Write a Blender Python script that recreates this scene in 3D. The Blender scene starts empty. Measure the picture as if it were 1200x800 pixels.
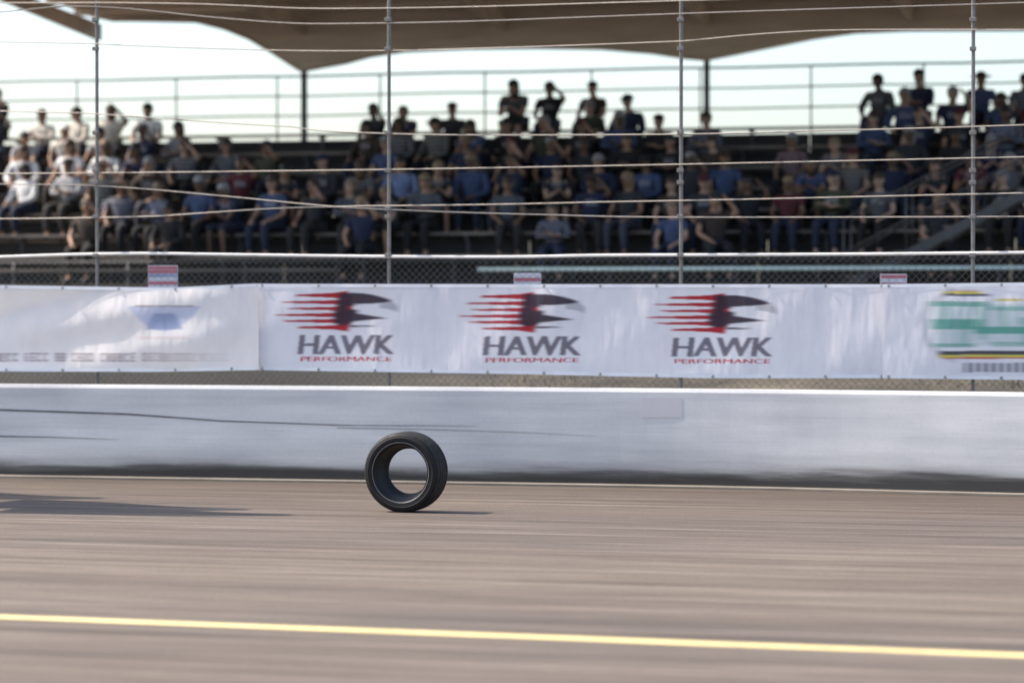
import bpy, bmesh, math, random
import numpy as np
from mathutils import Vector, Matrix
random.seed(7); rng = np.random.default_rng(7)
scene = bpy.context.scene
C = scene.collection
R = math.radians
PI = math.pi

# ------------------------------------------------------------------ camera, sky, sun, exposure
FP = 3500.0                       # focal length in photo pixels (1200 wide)
CH = 1.6                          # camera height
cam_d = bpy.data.cameras.new('camera'); cam = bpy.data.objects.new('camera', cam_d); C.objects.link(cam)
cam_d.sensor_width = 36; cam_d.lens = FP / 1200 * 36
cam_d.clip_start = 0.1; cam_d.clip_end = 5000
cam.location = (0, 0, CH); cam.rotation_euler = (R(90) - math.atan(40 / FP), 0, 0)
cam_d.dof.use_dof = True; cam_d.dof.focus_distance = 23.3; cam_d.dof.aperture_fstop = 1.2
scene.camera = cam

SUN_EL, SUN_PHI = 48.7, 13.6      # from the left, a little behind the wall plane
sdir = Vector((-math.cos(R(SUN_PHI)) * math.cos(R(SUN_EL)), math.sin(R(SUN_PHI)) * math.cos(R(SUN_EL)), math.sin(R(SUN_EL))))
sl = bpy.data.lights.new('sun', 'SUN'); sl.energy = 3.7; sl.angle = R(0.55); sl.color = (1.0, 0.91, 0.80)
so = bpy.data.objects.new('sun', sl); C.objects.link(so)
so.rotation_euler = sdir.to_track_quat('Z', 'Y').to_euler(); so.location = (-20, 5, 30)
w = bpy.data.worlds.new('World'); scene.world = w; w.use_nodes = True
nt = w.node_tree; nt.nodes.clear()
sk = nt.nodes.new('ShaderNodeTexSky'); sk.sky_type = 'NISHITA'; sk.sun_disc = False
sk.sun_elevation = R(SUN_EL); sk.sun_rotation = math.atan2(sdir.x, sdir.y) % (2 * PI)
sk.air_density = 1.0; sk.dust_density = 2.6; sk.ozone_density = 1.3
bg = nt.nodes.new('ShaderNodeBackground'); bg.inputs['Strength'].default_value = 0.15
wo = nt.nodes.new('ShaderNodeOutputWorld')
nt.links.new(sk.outputs[0], bg.inputs[0]); nt.links.new(bg.outputs[0], wo.inputs[0])
scene.view_settings.view_transform = 'Standard'; scene.view_settings.look = 'None'
scene.view_settings.exposure = 1.08; scene.view_settings.gamma = 1.0
scene.view_settings.use_curve_mapping = False

# ------------------------------------------------------------------ helpers
def tag(o, label=None, cat=None, group=None, kind=None):
    if label: o['label'] = label
    if cat: o['category'] = cat
    if group: o['group'] = group
    if kind: o['kind'] = kind
    return o

def empty(name, loc=(0, 0, 0), rz=0.0):
    o = bpy.data.objects.new(name, None); C.objects.link(o)
    o.location = loc; o.rotation_euler = (0, 0, rz); o.empty_display_size = .2
    return o

class MB:
    def __init__(s): s.v = []; s.f = []
    def add(s, vs, fs):
        n = len(s.v); s.v += [tuple(v) for v in vs]; s.f += [tuple(i + n for i in f) for f in fs]
    def box(s, x0, x1, y0, y1, z0, z1):
        s.add([(x0, y0, z0), (x1, y0, z0), (x1, y1, z0), (x0, y1, z0), (x0, y0, z1), (x1, y0, z1), (x1, y1, z1), (x0, y1, z1)],
              [(0, 3, 2, 1), (4, 5, 6, 7), (0, 1, 5, 4), (1, 2, 6, 5), (2, 3, 7, 6), (3, 0, 4, 7)])
    def tube(s, pts, r, n=8, cap=True):
        pts = [Vector(p) for p in pts]; rs = r if isinstance(r, (list, tuple)) else [r] * len(pts)
        base = len(s.v); m = len(pts)
        for i, p in enumerate(pts):
            t = (pts[min(i + 1, m - 1)] - pts[max(i - 1, 0)]).normalized()
            a = t.orthogonal() if abs(t.z) > .95 else t.cross(Vector((0, 0, 1)))
            a.normalize(); b = t.cross(a)
            for k in range(n):
                q = p + (a * math.cos(2 * PI * k / n) + b * math.sin(2 * PI * k / n)) * rs[i]
                s.v.append(tuple(q))
        for i in range(m - 1):
            for k in range(n):
                k2 = (k + 1) % n
                s.f.append((base + i * n + k, base + i * n + k2, base + (i + 1) * n + k2, base + (i + 1) * n + k))
        if cap:
            s.f.append(tuple(base + k for k in range(n))[::-1]); s.f.append(tuple(base + (m - 1) * n + k for k in range(n)))
    def ell(s, c, r, nu=10, nv=7, zmin=-1.0):
        base = len(s.v); rows = []
        for j in range(nv + 1):
            ph = math.asin(zmin) + (PI / 2 - math.asin(zmin)) * j / nv
            for i in range(nu):
                th = 2 * PI * i / nu
                s.v.append((c[0] + r[0] * math.cos(ph) * math.cos(th), c[1] + r[1] * math.cos(ph) * math.sin(th), c[2] + r[2] * math.sin(ph)))
        for j in range(nv):
            for i in range(nu):
                i2 = (i + 1) % nu
                s.f.append((base + j * nu + i, base + j * nu + i2, base + (j + 1) * nu + i2, base + (j + 1) * nu + i))
    def mesh(s, name, smooth=False, bevel=0):
        me = bpy.data.meshes.new(name); me.from_pydata(s.v, [], s.f)
        bm = bmesh.new(); bm.from_mesh(me)
        bmesh.ops.recalc_face_normals(bm, faces=bm.faces)
        if bevel:
            es = [e for e in bm.edges if len(e.link_faces) == 2 and e.calc_face_angle(0) > .7]
            bmesh.ops.bevel(bm, geom=es, offset=bevel, segments=2, affect='EDGES', profile=.6, clamp_overlap=True)
        bm.to_mesh(me); bm.free()
        if smooth: me.polygons.foreach_set('use_smooth', [True] * len(me.polygons))
        return me
    def build(s, name, mat, parent=None, smooth=False, bevel=0):
        return link(name, s.mesh(name, smooth, bevel), mat, parent)

def link(name, me, mat=None, parent=None):
    if mat and not me.materials: me.materials.append(mat)
    o = bpy.data.objects.new(name, me); C.objects.link(o)
    if parent: o.parent = parent
    return o

def new_mat(name):
    m = bpy.data.materials.new(name); m.use_nodes = True
    return m, m.node_tree, m.node_tree.nodes['Principled BSDF']

def N(nt, t, **kw):
    n = nt.nodes.new(t)
    for k, v in kw.items():
        if k in n.inputs: n.inputs[k].default_value = v
        else: setattr(n, k, v)
    return n

def coords(nt, scale=(1, 1, 1), rz=0.0, world=False):
    g = N(nt, 'ShaderNodeNewGeometry') if world else N(nt, 'ShaderNodeTexCoord')
    r = N(nt, 'ShaderNodeVectorRotate'); r.rotation_type = 'Z_AXIS'; r.inputs['Angle'].default_value = rz
    nt.links.new(g.outputs['Position' if world else 'Object'], r.inputs['Vector'])
    m = N(nt, 'ShaderNodeMapping'); m.inputs['Scale'].default_value = scale
    nt.links.new(r.outputs[0], m.inputs['Vector'])
    return m.outputs[0]

def ramp(nt, src, stops):
    r = N(nt, 'ShaderNodeValToRGB'); e = r.color_ramp.elements
    while len(e) < len(stops): e.new(0.5)
    for i, (p, c) in enumerate(stops):
        e[i].position = p; e[i].color = (*c, 1) if len(c) == 3 else c
    nt.links.new(src, r.inputs[0]); return r.outputs[0]

def noise(nt, vec, scale, detail=4, rough=.55):
    n = N(nt, 'ShaderNodeTexNoise'); n.inputs['Scale'].default_value = scale
    n.inputs['Detail'].default_value = detail; n.inputs['Roughness'].default_value = rough
    nt.links.new(vec, n.inputs['Vector']); return n.outputs['Fac']

def mix(nt, a, b, fac, mode='MIX'):
    m = N(nt, 'ShaderNodeMix'); m.data_type = 'RGBA'; m.blend_type = mode
    def put(sock, v):
        if isinstance(v, (int, float)): sock.default_value = v
        elif isinstance(v, tuple): sock.default_value = (*v, 1) if len(v) == 3 else v
        else: nt.links.new(v, sock)
    put(m.inputs[0], fac); put(m.inputs[6], a); put(m.inputs[7], b)
    return m.outputs[2]

def bump(nt, bsdf, h, strength=.3, dist=.01):
    b = N(nt, 'ShaderNodeBump'); b.inputs['Strength'].default_value = strength; b.inputs['Distance'].default_value = dist
    nt.links.new(h, b.inputs['Height']); nt.links.new(b.outputs[0], bsdf.inputs['Normal'])

def simple(name, col, rough=.7, metal=0.0, var=.25, scale=6.0, stretch=(1, 1, 1), bmp=0.15):
    m, nt, b = new_mat(name)
    v = coords(nt, stretch); f = noise(nt, v, scale, 5)
    lo = tuple(c * (1 - var) for c in col); hi = tuple(min(1, c * (1 + var)) for c in col)
    nt.links.new(ramp(nt, f, [(.3, lo), (.7, hi)]), b.inputs['Base Color'])
    b.inputs['Roughness'].default_value = rough; b.inputs['Metallic'].default_value = metal
    if bmp: bump(nt, b, f, bmp, .004)
    return m

def objcol(name, rough=.85, var=.2, scale=14.0, prints=False):
    m, nt, b = new_mat(name)
    oi = N(nt, 'ShaderNodeObjectInfo'); v = coords(nt); f = noise(nt, v, scale, 3)
    k = ramp(nt, f, [(.3, (1 - var,) * 3), (.7, (1.0,) * 3)])
    c = mix(nt, oi.outputs['Color'], k, 1.0, 'MULTIPLY')
    if prints:
        sp = N(nt, 'ShaderNodeSeparateXYZ'); nt.links.new(coords(nt), sp.inputs[0])
        def mth(op, a, b_=None):
            n = N(nt, 'ShaderNodeMath', operation=op)
            for q, x in enumerate((a, b_)):
                if x is None: continue
                if isinstance(x, (int, float)): n.inputs[q].default_value = x
                else: nt.links.new(x, n.inputs[q])
            return n.outputs[0]
        rd = oi.outputs['Random']
        st = mth('MULTIPLY', mth('GREATER_THAN', mth('SINE', mth('MULTIPLY', sp.outputs['Z'], 95.0)), .1), mth('GREATER_THAN', rd, .84))
        bx = mth('MULTIPLY', mth('LESS_THAN', mth('ABSOLUTE', sp.outputs['X']), .085), mth('LESS_THAN', mth('ABSOLUTE', mth('SUBTRACT', sp.outputs['Z'], .86)), .045))
        bx = mth('MULTIPLY', bx, mth('LESS_THAN', rd, .30)); bx = mth('MULTIPLY', bx, mth('GREATER_THAN', noise(nt, v, 30, 2), .47))
        fac = mth('MULTIPLY', mth('ADD', st, bx), .6)
        c = mix(nt, c, (.30, .29, .30), fac)
    nt.links.new(c, b.inputs['Base Color'])
    b.inputs['Roughness'].default_value = rough
    return m

YAW = 14.5
def frame(a, dg):
    """local (u along the track to the right and nearer, v away, z up) -> world"""
    ca, sa = math.cos(R(a)), math.sin(R(a))
    f = lambda u, v, z=0.0: Vector((u * ca + v * sa, dg - u * sa + v * ca, z))
    def ux(x, v=0.0):
        t = (x - 600) / FP
        return (t * (dg + v * ca) - v * sa) / (ca + t * sa)
    def zy(x, y, v=0.0):
        p = f(ux(x, v), v); return CH + (360 - y) / FP * p.y
    return f, ux, zy

# ------------------------------------------------------------------ materials
def mat_asphalt():
    m, nt, b = new_mat('worn_asphalt')
    L = nt.links
    a = R(YAW + 1.5)
    vs = coords(nt, (.035, 1, 1), a, True)                # streaks that run with the track
    s1 = noise(nt, vs, 5.5, 7, .80); s2 = noise(nt, vs, 19.0, 5, .78)
    vb = coords(nt, (.12, .5, 1), a, True); s3 = noise(nt, vb, .8, 3)
    c = ramp(nt, s1, [(.32, (.038, .028, .021)), (.42, (.092, .073, .058)), (.50, (.128, .103, .083)), (.58, (.160, .130, .106)), (.70, (.275, .228, .190))])
    c = mix(nt, c, ramp(nt, s2, [(.32, (.46, .44, .43)), (.44, (.90, .92, .92)), (.56, (1.0, 1.0, 1.0)), (.72, (1.40, 1.39, 1.37))]), .95, 'MULTIPLY')
    c = mix(nt, c, ramp(nt, s3, [(.35, (.86, .86, .88)), (.65, (1.08, 1.06, 1.04))]), 1.0, 'MULTIPLY')
    # rubbered-in racing line beside the wall
    vr = coords(nt, (1, 1, 1), R(YAW), True); sp = N(nt, 'ShaderNodeSeparateXYZ'); L.new(vr, sp.inputs[0])
    ad = N(nt, 'ShaderNodeMath', operation='MULTIPLY_ADD'); L.new(s1, ad.inputs[0]); ad.inputs[1].default_value = 3.0; L.new(sp.outputs['Y'], ad.inputs[2])
    mr = N(nt, 'ShaderNodeMapRange'); mr.inputs['From Min'].default_value = 22.3; mr.inputs['From Max'].default_value = 27.3; L.new(ad.outputs[0], mr.inputs[0])
    c = mix(nt, c, (.68, .65, .63), mr.outputs[0], 'MULTIPLY')
    vl = coords(nt, (.02, 1, 1), R(YAW + .6), True); s4 = noise(nt, vl, 24, 3, .75)
    c = mix(nt, c, ramp(nt, s4, [(.30, (.50, .48, .47)), (.43, (1, 1, 1)), (.58, (1, 1, 1)), (.70, (1.35, 1.33, 1.30))]), .95, 'MULTIPLY')
    vg = coords(nt, (1, 1, 1), 0, True); g = noise(nt, vg, 55, 4, .7)
    c = mix(nt, c, ramp(nt, g, [(.3, (.66, .66, .66)), (.7, (1.28, 1.28, 1.28))]), .7, 'MULTIPLY')
    L.new(c, b.inputs['Base Color']); b.inputs['Roughness'].default_value = .88
    b.inputs['Specular IOR Level'].default_value = .25
    bump(nt, b, g, .35, .004)
    return m

def mat_wall():
    m, nt, b = new_mat('scuffed_white_concrete')
    L = nt.links
    tc = N(nt, 'ShaderNodeTexCoord'); sp = N(nt, 'ShaderNodeSeparateXYZ'); L.new(tc.outputs['UV'], sp.inputs[0])  # uv = metres along, height
    def uvn(sx, sy, scale, det=5, rough=.6):
        mp = N(nt, 'ShaderNodeMapping'); mp.inputs['Scale'].default_value = (sx, sy, 1); L.new(tc.outputs['UV'], mp.inputs[0])
        return noise(nt, mp.outputs[0], scale, det, rough)
    base = ramp(nt, uvn(.18, 3, 2.0), [(.3, (.54, .545, .55)), (.5, (.635, .635, .64)), (.7, (.71, .705, .70))])
    fine = uvn(.10, 9, 6.0, 5, .7)
    base = mix(nt, base, ramp(nt, fine, [(.25, (.66, .66, .68)), (.42, (.97, .97, .97)), (.7, (1.03, 1.03, 1.02))]), .8, 'MULTIPLY')
    cloud = uvn(.35, .9, 1.5, 3, .5)
    base = mix(nt, base, ramp(nt, cloud, [(.36, (.80, .81, .83)), (.6, (1.06, 1.05, 1.04))]), 1.0, 'MULTIPLY')
    gr = uvn(1, 1, 30, 5, .7)
    base = mix(nt, base, ramp(nt, gr, [(.3, (.90, .90, .90)), (.6, (1.0, 1.0, 1.0))]), .7, 'MULTIPLY')
    # black rubber and dirt along the foot of the wall
    edge = uvn(.10, 1.4, 3.0, 6, .62)
    ma = N(nt, 'ShaderNodeMath', operation='MULTIPLY_ADD'); L.new(edge, ma.inputs[0]); ma.inputs[1].default_value = -.30; L.new(sp.outputs['Y'], ma.inputs[2])
    hx = N(nt, 'ShaderNodeMapRange'); hx.inputs['From Min'].default_value = -4; hx.inputs['From Max'].default_value = 5; hx.inputs['To Min'].default_value = .092; hx.inputs['To Max'].default_value = .045
    L.new(sp.outputs['X'], hx.inputs[0])
    ad = N(nt, 'ShaderNodeMath', operation='ADD'); L.new(ma.outputs[0], ad.inputs[0]); L.new(hx.outputs[0], ad.inputs[1])
    d = ramp(nt, ad.outputs[0], [(0.0, (.97, .97, .97)), (.035, (.88, .88, .88)), (.085, (.38, .38, .38)), (.15, (.12, .12, .12)), (.32, (0, 0, 0))])
    c = mix(nt, base, (.010, .0095, .009), d)
    L.new(c, b.inputs['Base Color']); b.inputs['Roughness'].default_value = .7
    bump(nt, b, gr, .25, .003)
    return m

M = {}
M['asphalt'] = mat_asphalt()
M['wall'] = mat_wall()
M['gutter'] = simple('pale_concrete_gutter', (.22, .19, .155), .9, var=.3, scale=9, stretch=(.2, 1, 1))
m, nt_, b_ = new_mat('worn_yellow_paint')
f = noise(nt_, coords(nt_, (.5, 2, 1), R(YAW), True), 5, 6, .7); f2 = noise(nt_, coords(nt_, (1, 1, 1), 0, True), 40, 5, .75)
c_ = ramp(nt_, f, [(.3, (.52, .41, .19)), (.55, (.76, .61, .28)), (.75, (.82, .69, .36))])
nt_.links.new(mix(nt_, c_, (.14, .12, .10), ramp(nt_, f2, [(.60, (0, 0, 0)), (.68, (.8, .8, .8))])), b_.inputs['Base Color'])
b_.inputs['Roughness'].default_value = .8; bump(nt_, b_, f2, .4, .003); M['yellow'] = m
M['scuff'] = simple('black_rubber_scuff', (.10, .10, .11), .8, var=.5, scale=8, stretch=(.5, 3, 3))
M['steel'] = simple('galvanised_steel', (.22, .20, .18), .6, .2, .2, 12)
M['railpaint'] = simple('white_painted_pipe', (.80, .77, .72), .45, .0, .12, 8)
M['cable'] = simple('steel_cable', (.52, .45, .37), .5, .2, .15, 30)
M['wire'] = simple('weathered_chain_link_wire', (.16, .145, .115), .7, .2, .2, 20)
m, nt_, b_ = new_mat('dry_earth_shaded_left')
f = noise(nt_, coords(nt_, (.22, .6, 1), 0, True), 1.1, 4); f2 = noise(nt_, coords(nt_, (1, 1, 1), 0, True), 16, 5, .7)
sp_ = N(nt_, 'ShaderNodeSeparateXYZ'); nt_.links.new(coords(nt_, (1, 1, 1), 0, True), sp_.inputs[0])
shade_mr_ = N(nt_, 'ShaderNodeMapRange'); shade_mr_.inputs['From Min'].default_value = -2.2; shade_mr_.inputs['From Max'].default_value = 1.8; nt_.links.new(sp_.outputs['X'], shade_mr_.inputs[0])  # shade on the left of the bank, painted into the earth colour
c_ = mix(nt_, (.020, .018, .014), ramp(nt_, f, [(.38, (.04, .035, .027)), (.52, (.10, .084, .062)), (.66, (.22, .18, .13))]), shade_mr_.outputs[0])
nt_.links.new(mix(nt_, c_, ramp(nt_, f2, [(.3, (.55, .55, .55)), (.7, (1.1, 1.1, 1.1))]), 1.0, 'MULTIPLY'), b_.inputs['Base Color'])
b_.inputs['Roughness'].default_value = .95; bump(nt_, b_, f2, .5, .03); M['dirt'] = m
M['grassblade'] = simple('dry_grass', (.20, .17, .10), .9, 0, .4, 5)
M['plank'] = simple('weathered_bench_plank', (.23, .19, .15), .8, 0, .35, 4, (.3, 4, 4), .3)
M['footboard'] = simple('dark_footboard', (.12, .10, .08), .85, 0, .35, 4, (.3, 4, 4), .3)
M['riser'] = simple('dark_riser_board', (.035, .033, .032), .9, 0, .3, 4, (.3, 4, 4))
M['skirt'] = simple('brown_stained_board', (.13, .115, .09), .9, 0, .4, 3, (4, 1, .4), .3)
M['darksteel'] = simple('dark_painted_steel', (.05, .05, .052), .5, .2, .2, 8)
M['soffit'] = simple('brown_roof_board', (.56, .45, .35), .85, 0, .22, 3, (.25, 4, 1), .3)
M['beam'] = simple('brown_painted_beam', (.64, .54, .44), .8, 0, .18, 2.5, (.3, 1, 2), .2)
M['purlin'] = simple('tan_purlin', (.74, .64, .52), .8, 0, .2, 3, (.3, 4, 4))
M['tealrail'] = simple('pale_green_painted_rail', (.55, .68, .64), .5, 0, .1, 6)
M['skin'] = objcol('skin', .55, .12, 9)
M['cloth'] = objcol('woven_cloth', .9, .35, 9, True)
M['denim'] = objcol('trouser_cloth', .9, .3, 14)
M['hair'] = objcol('hair', .6, .3, 40)
M['lens'] = simple('dark_glasses', (.01, .01, .012), .15, 0, 0, 5, bmp=0)
M['shoe'] = objcol('shoe_rubber', .6, .2, 10)

# ------------------------------------------------------------------ ground
mb = MB(); mb.add([(-1500, -200, 0), (1500, -200, 0), (1500, 3000, 0), (-1500, 3000, 0)], [(0, 1, 2, 3)])
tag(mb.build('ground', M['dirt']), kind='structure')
F, ux, zy = frame(YAW, 26.9)
def strip(name, pts, z0, z1, mat, **kw):
    pass
mb = MB()
a0, a1, a2, a3 = F(-120, -60), F(120, -60), F(120, .30), F(-120, .30)
mb.add([(p.x, p.y, .004) for p in (a0, a1, a2, a3)], [(0, 1, 2, 3)])
tag(mb.build('track', M['asphalt']), kind='structure')
# yellow line: a painted sheet on the track, its own direction
Fy, uxy, _ = frame(18.9, CH * FP / (747 - 360))
mb = MB(); n = 120; vs = []
for i in range(n + 1):
    u = -30 + 60 * i / n
    j = .006 * math.sin(i * 1.7) + random.uniform(-.004, .004)
    vs += [tuple(Fy(u, -.072 + j, .008)), tuple(Fy(u, .072 + random.uniform(-.004, .004), .008))]
mb.add(vs, [(2 * i, 2 * i + 2, 2 * i + 3, 2 * i + 1) for i in range(n)])
tag(mb.build('yellow_line', M['yellow']), kind='structure')

# ------------------------------------------------------------------ concrete wall, gently bending
def wall_path(u):                                        # offset of the face from the straight frame
    # left half turned away from the sun by a hair, right half turned towards it
    return 0.0 if u < .8 else -.5 * .17 * (u - .8) ** 2 / 2.6 if u < 3.4 else -.221 - .17 * (u - 3.4)
H = .875
mb = MB(); us = [x * .25 for x in range(-64, 65)]
wt = empty('concrete_wall', tuple(F(0, 0, 0)), -R(YAW))
tag(wt, 'long low white concrete barrier wall with black dirt along its foot', 'wall')
prof = [(-.0, .0), (-.0, .845), (.012, H), (.168, H), (.18, .845), (.18, 0)]
for u in us:
    o = wall_path(u)
    for v, z in prof: mb.v.append((u, v + o, z))
k = len(prof)
for i in range(len(us) - 1):
    for j in range(k - 1): mb.f.append((i * k + j, (i + 1) * k + j, (i + 1) * k + j + 1, i * k + j + 1))
me = mb.mesh('wall_body')
uv = me.uv_layers.new(name='UVMap')
for lp in me.loops:
    co = me.vertices[lp.vertex_index].co
    uv.data[lp.index].uv = (co.x, co.z)
link('wall_body', me, M['wall'], wt)
# pale gutter at the foot
mb = MB()
for i, u in enumerate(us):
    o = wall_path(u); mb.v += [(u, o - .15, .006), (u, o - .15, .022), (u, o - .002, .024)]
for i in range(len(us) - 1):
    for j in range(2): mb.f.append((i * 3 + j, (i + 1) * 3 + j, (i + 1) * 3 + j + 1, i * 3 + j + 1))
mb.build('gutter', M['gutter'], wt)
# tyre scuffs: thin raised smears of rubber
def scuff(pts, wd):
    mb = MB(); n = 60; vs = []
    for i in range(n + 1):
        t = i / n; f = t * (len(pts) - 1); a = min(int(f), len(pts) - 2); q = f - a
        x = pts[a][0] * (1 - q) + pts[a + 1][0] * q; y = pts[a][1] * (1 - q) + pts[a + 1][1] * q
        u = ux(x); z = zy(x, y); h = wd * (1 - t) ** .7 + .0008
        vs += [(u, wall_path(u) - .003, z - h), (u, wall_path(u) - .003, z + h * random.uniform(.7, 1))]
    mb.add(vs, [(2 * i, 2 * i + 2, 2 * i + 3, 2 * i + 1) for i in range(n)])
    mb.build('tyre_scuff', M['scuff'], wt)
scuff([(-260, 474), (0, 480), (150, 485), (260, 493), (400, 498), (560, 499)], .011)
scuff([(-200, 508), (0, 511), (60, 512), (140, 515)], .008)
scuff([(395, 501), (500, 503), (600, 506), (700, 511)], .0022)
mst = simple('faded_pinkish_sticker', (.555, .535, .55), .7, 0, .04, 3)
for (x0, x1, y0, y1) in ((752, 800, 466, 489),):
    mb = MB(); c = [(ux(x0), zy(x0, y1)), (ux(x1), zy(x1, y1)), (ux(x1), zy(x1, y0)), (ux(x0), zy(x0, y0))]
    mb.add([(u, wall_path(u) - .0022, z) for u, z in c] + [(u, wall_path(u) - .0012, z) for u, z in c],
           [(0, 1, 2, 3), (0, 4, 5, 1), (1, 5, 6, 2), (2, 6, 7, 3), (3, 7, 4, 0)])
    mb.build('faded_sticker', mst, wt)

# ------------------------------------------------------------------ debris fence behind the wall
FV = .55                                                   # fence plane
Ff, uf, zf = frame(YAW, 26.9)
fence = empty('debris_fence', tuple(F(0, 0, 0)), -R(YAW))
tag(fence, 'tall debris fence of steel posts and cables with chain link foot behind the white wall', 'fence')
postx = [-570, -228, 114, 456, 798, 1140, 1482, 1824]
pm = MB(); pm.tube([(0, 0, 0), (0, 0, 7.2)], .017, 10); pm.box(-.08, .08, -.08, .08, 0, .02)
pme = pm.mesh('post'); pme.materials.append(M['steel'])
for x in postx:
    o = link('post', pme, None, fence); o.location = (uf(x, FV), FV, 0)
def cable(pts, r, name='cable', mat='cable', v=FV - .03):
    P = []
    for i in range(len(pts) - 1):
        for q in range(8):
            t = q / 8; P.append((pts[i][0] * (1 - t) + pts[i + 1][0] * t, pts[i][1] * (1 - t) + pts[i + 1][1] * t))
    P.append(pts[-1])
    ys = np.array([p[1] for p in P]); ys = np.convolve(np.pad(ys, 4, 'edge'), np.ones(9) / 9, 'valid')
    pp = [(uf(p[0], v), v, zf(p[0], y, v)) for p, y in zip(P, ys)]
    mb = MB(); mb.tube(pp, r, 6); return mb.build(name, M[mat], fence, True)
cable([(-500, 306), (0, 301), (140, 296.5), (250, 298), (420, 300.5), (600, 301.5), (700, 299), (950, 298.5), (1200, 296), (1700, 294)], .0155, 'top_rail', 'railpaint')
for pts in ([(-500, 212), (100, 216), (240, 227), (400, 244), (656, 253), (800, 255), (1200, 254), (1700, 252)],
            [(-500, 256), (0, 257), (180, 254), (260, 248), (340, 243), (420, 242), (700, 238), (1200, 226), (1700, 216)],
            [(-500, 120), (100, 132), (344, 151), (400, 155), (520, 159), (800, 158), (960, 154), (1200, 147), (1700, 138)],
            [(-500, 40), (100, 52), (284, 59), (400, 61), (560, 58), (800, 49), (900, 39), (1000, 35), (1200, 35.5), (1700, 36)],
            [(-500, 20), (0, 16), (100, 4), (250, 22), (400, 32), (800, 16), (1200, 4), (1700, -10)],
            [(-500, 6), (0, 4), (230, 4), (400, 14), (800, 1), (1200, -8), (1700, -14)],
            [(-500, 206), (0, 204), (400, 200), (800, 193), (1200, 184), (1700, 176)],
            [(-500, -40), (600, -44), (1700, -60)], [(-500, -90), (600, -94), (1700, -110)]):
    cable(pts, .0062)
cl = MB(); cl.box(-.028, .028, -.035, .012, -.018, .018); cl = cl.mesh('cable_clamp', False, .004); cl.materials.append(M['steel'])
for x in postx[1:6]:
    for y in (299, 254, 245 if 300 < x < 700 else 214, 156, 58, 24, 200):
        o = link('cable_clamp', cl, None, fence); o.location = (uf(x, FV), FV - .02, zf(x, y, FV))
# chain link below the top rail: woven wire as real strands
mb = MB(); u0, u1, z0, z1 = uf(-120, FV), uf(1320, FV), .05, 2.07
st = .068; u = u0 - (z1 - z0); r_ = .0015
while u < u1:
    for sgn in (1, -1):
        a, b = (u, z0), (u + (z1 - z0), z1)
        if sgn < 0: a, b = (u, z1), (u + (z1 - z0), z0)
        t0 = max(0, (u0 - a[0]) / (b[0] - a[0])); t1 = min(1, (u1 - a[0]) / (b[0] - a[0]))
        if t1 <= t0: continue
        p = (a[0] + (b[0] - a[0]) * t0, a[1] + (b[1] - a[1]) * t0); q = (a[0] + (b[0] - a[0]) * t1, a[1] + (b[1] - a[1]) * t1)
        mb.tube([(p[0], FV + sgn * .0022, p[1]), (q[0], FV + sgn * .0022, q[1])], r_, 3, False)
    u += st
o = mb.build('chain_link', M['wire'], fence); o['kind'] = 'stuff'

# ------------------------------------------------------------------ banners (printed cloth hung on the fence)
def text_tris(s):
    cu = bpy.data.curves.new('t', 'FONT'); cu.body = s; cu.resolution_u = 4
    ob = bpy.data.objects.new('t', cu); C.objects.link(ob)
    dg = bpy.context.evaluated_depsgraph_get(); me = bpy.data.meshes.new_from_object(ob.evaluated_get(dg))
    me.calc_loop_triangles()
    v = np.array([x.co[:2] for x in me.vertices]); t = np.array([x.vertices[:] for x in me.loop_triangles])
    bpy.data.objects.remove(ob); bpy.data.curves.remove(cu); bpy.data.meshes.remove(me)
    v = (v - v.min(0)) / (v.max(0) - v.min(0)); return v[t]
def raster(tris, X, Y, x0, x1, y0, y1, slant=0.0, bold=0.0):
    out = np.zeros_like(X, bool)
    for t in tris:
        px = x0 + t[:, 0] * (x1 - x0) + slant * t[:, 1] * (y1 - y0); py = y1 - t[:, 1] * (y1 - y0)
        sel = (X > px.min() - 2) & (X < px.max() + 2) & (Y > py.min() - 2) & (Y < py.max() + 2)
        if not sel.any(): continue
        xx, yy = X[sel], Y[sel]
        for dx in ((-bold, 0, bold) if bold else (0,)):
            s = [(px[(i + 1) % 3] - px[i]) * (yy - py[i]) - (py[(i + 1) % 3] - py[i]) * (xx - dx - px[i]) for i in range(3)]
            ins = ((s[0] >= 0) & (s[1] >= 0) & (s[2] >= 0)) | ((s[0] <= 0) & (s[1] <= 0) & (s[2] <= 0))
            tmp = out[sel]; tmp |= ins; out[sel] = tmp
    return out
def blurx(a, n):
    if n < 2: return a
    ker = np.hanning(n + 2)[1:-1]; ker /= ker.sum()
    return np.apply_along_axis(lambda r: np.convolve(np.pad(r, (n // 2, n - 1 - n // 2), 'edge'), ker, 'valid'), 1, a)
def over(col, mask, c):
    mask = np.clip(mask, 0, 1)[..., None]; return col * (1 - mask) + np.array(c) * mask

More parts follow.
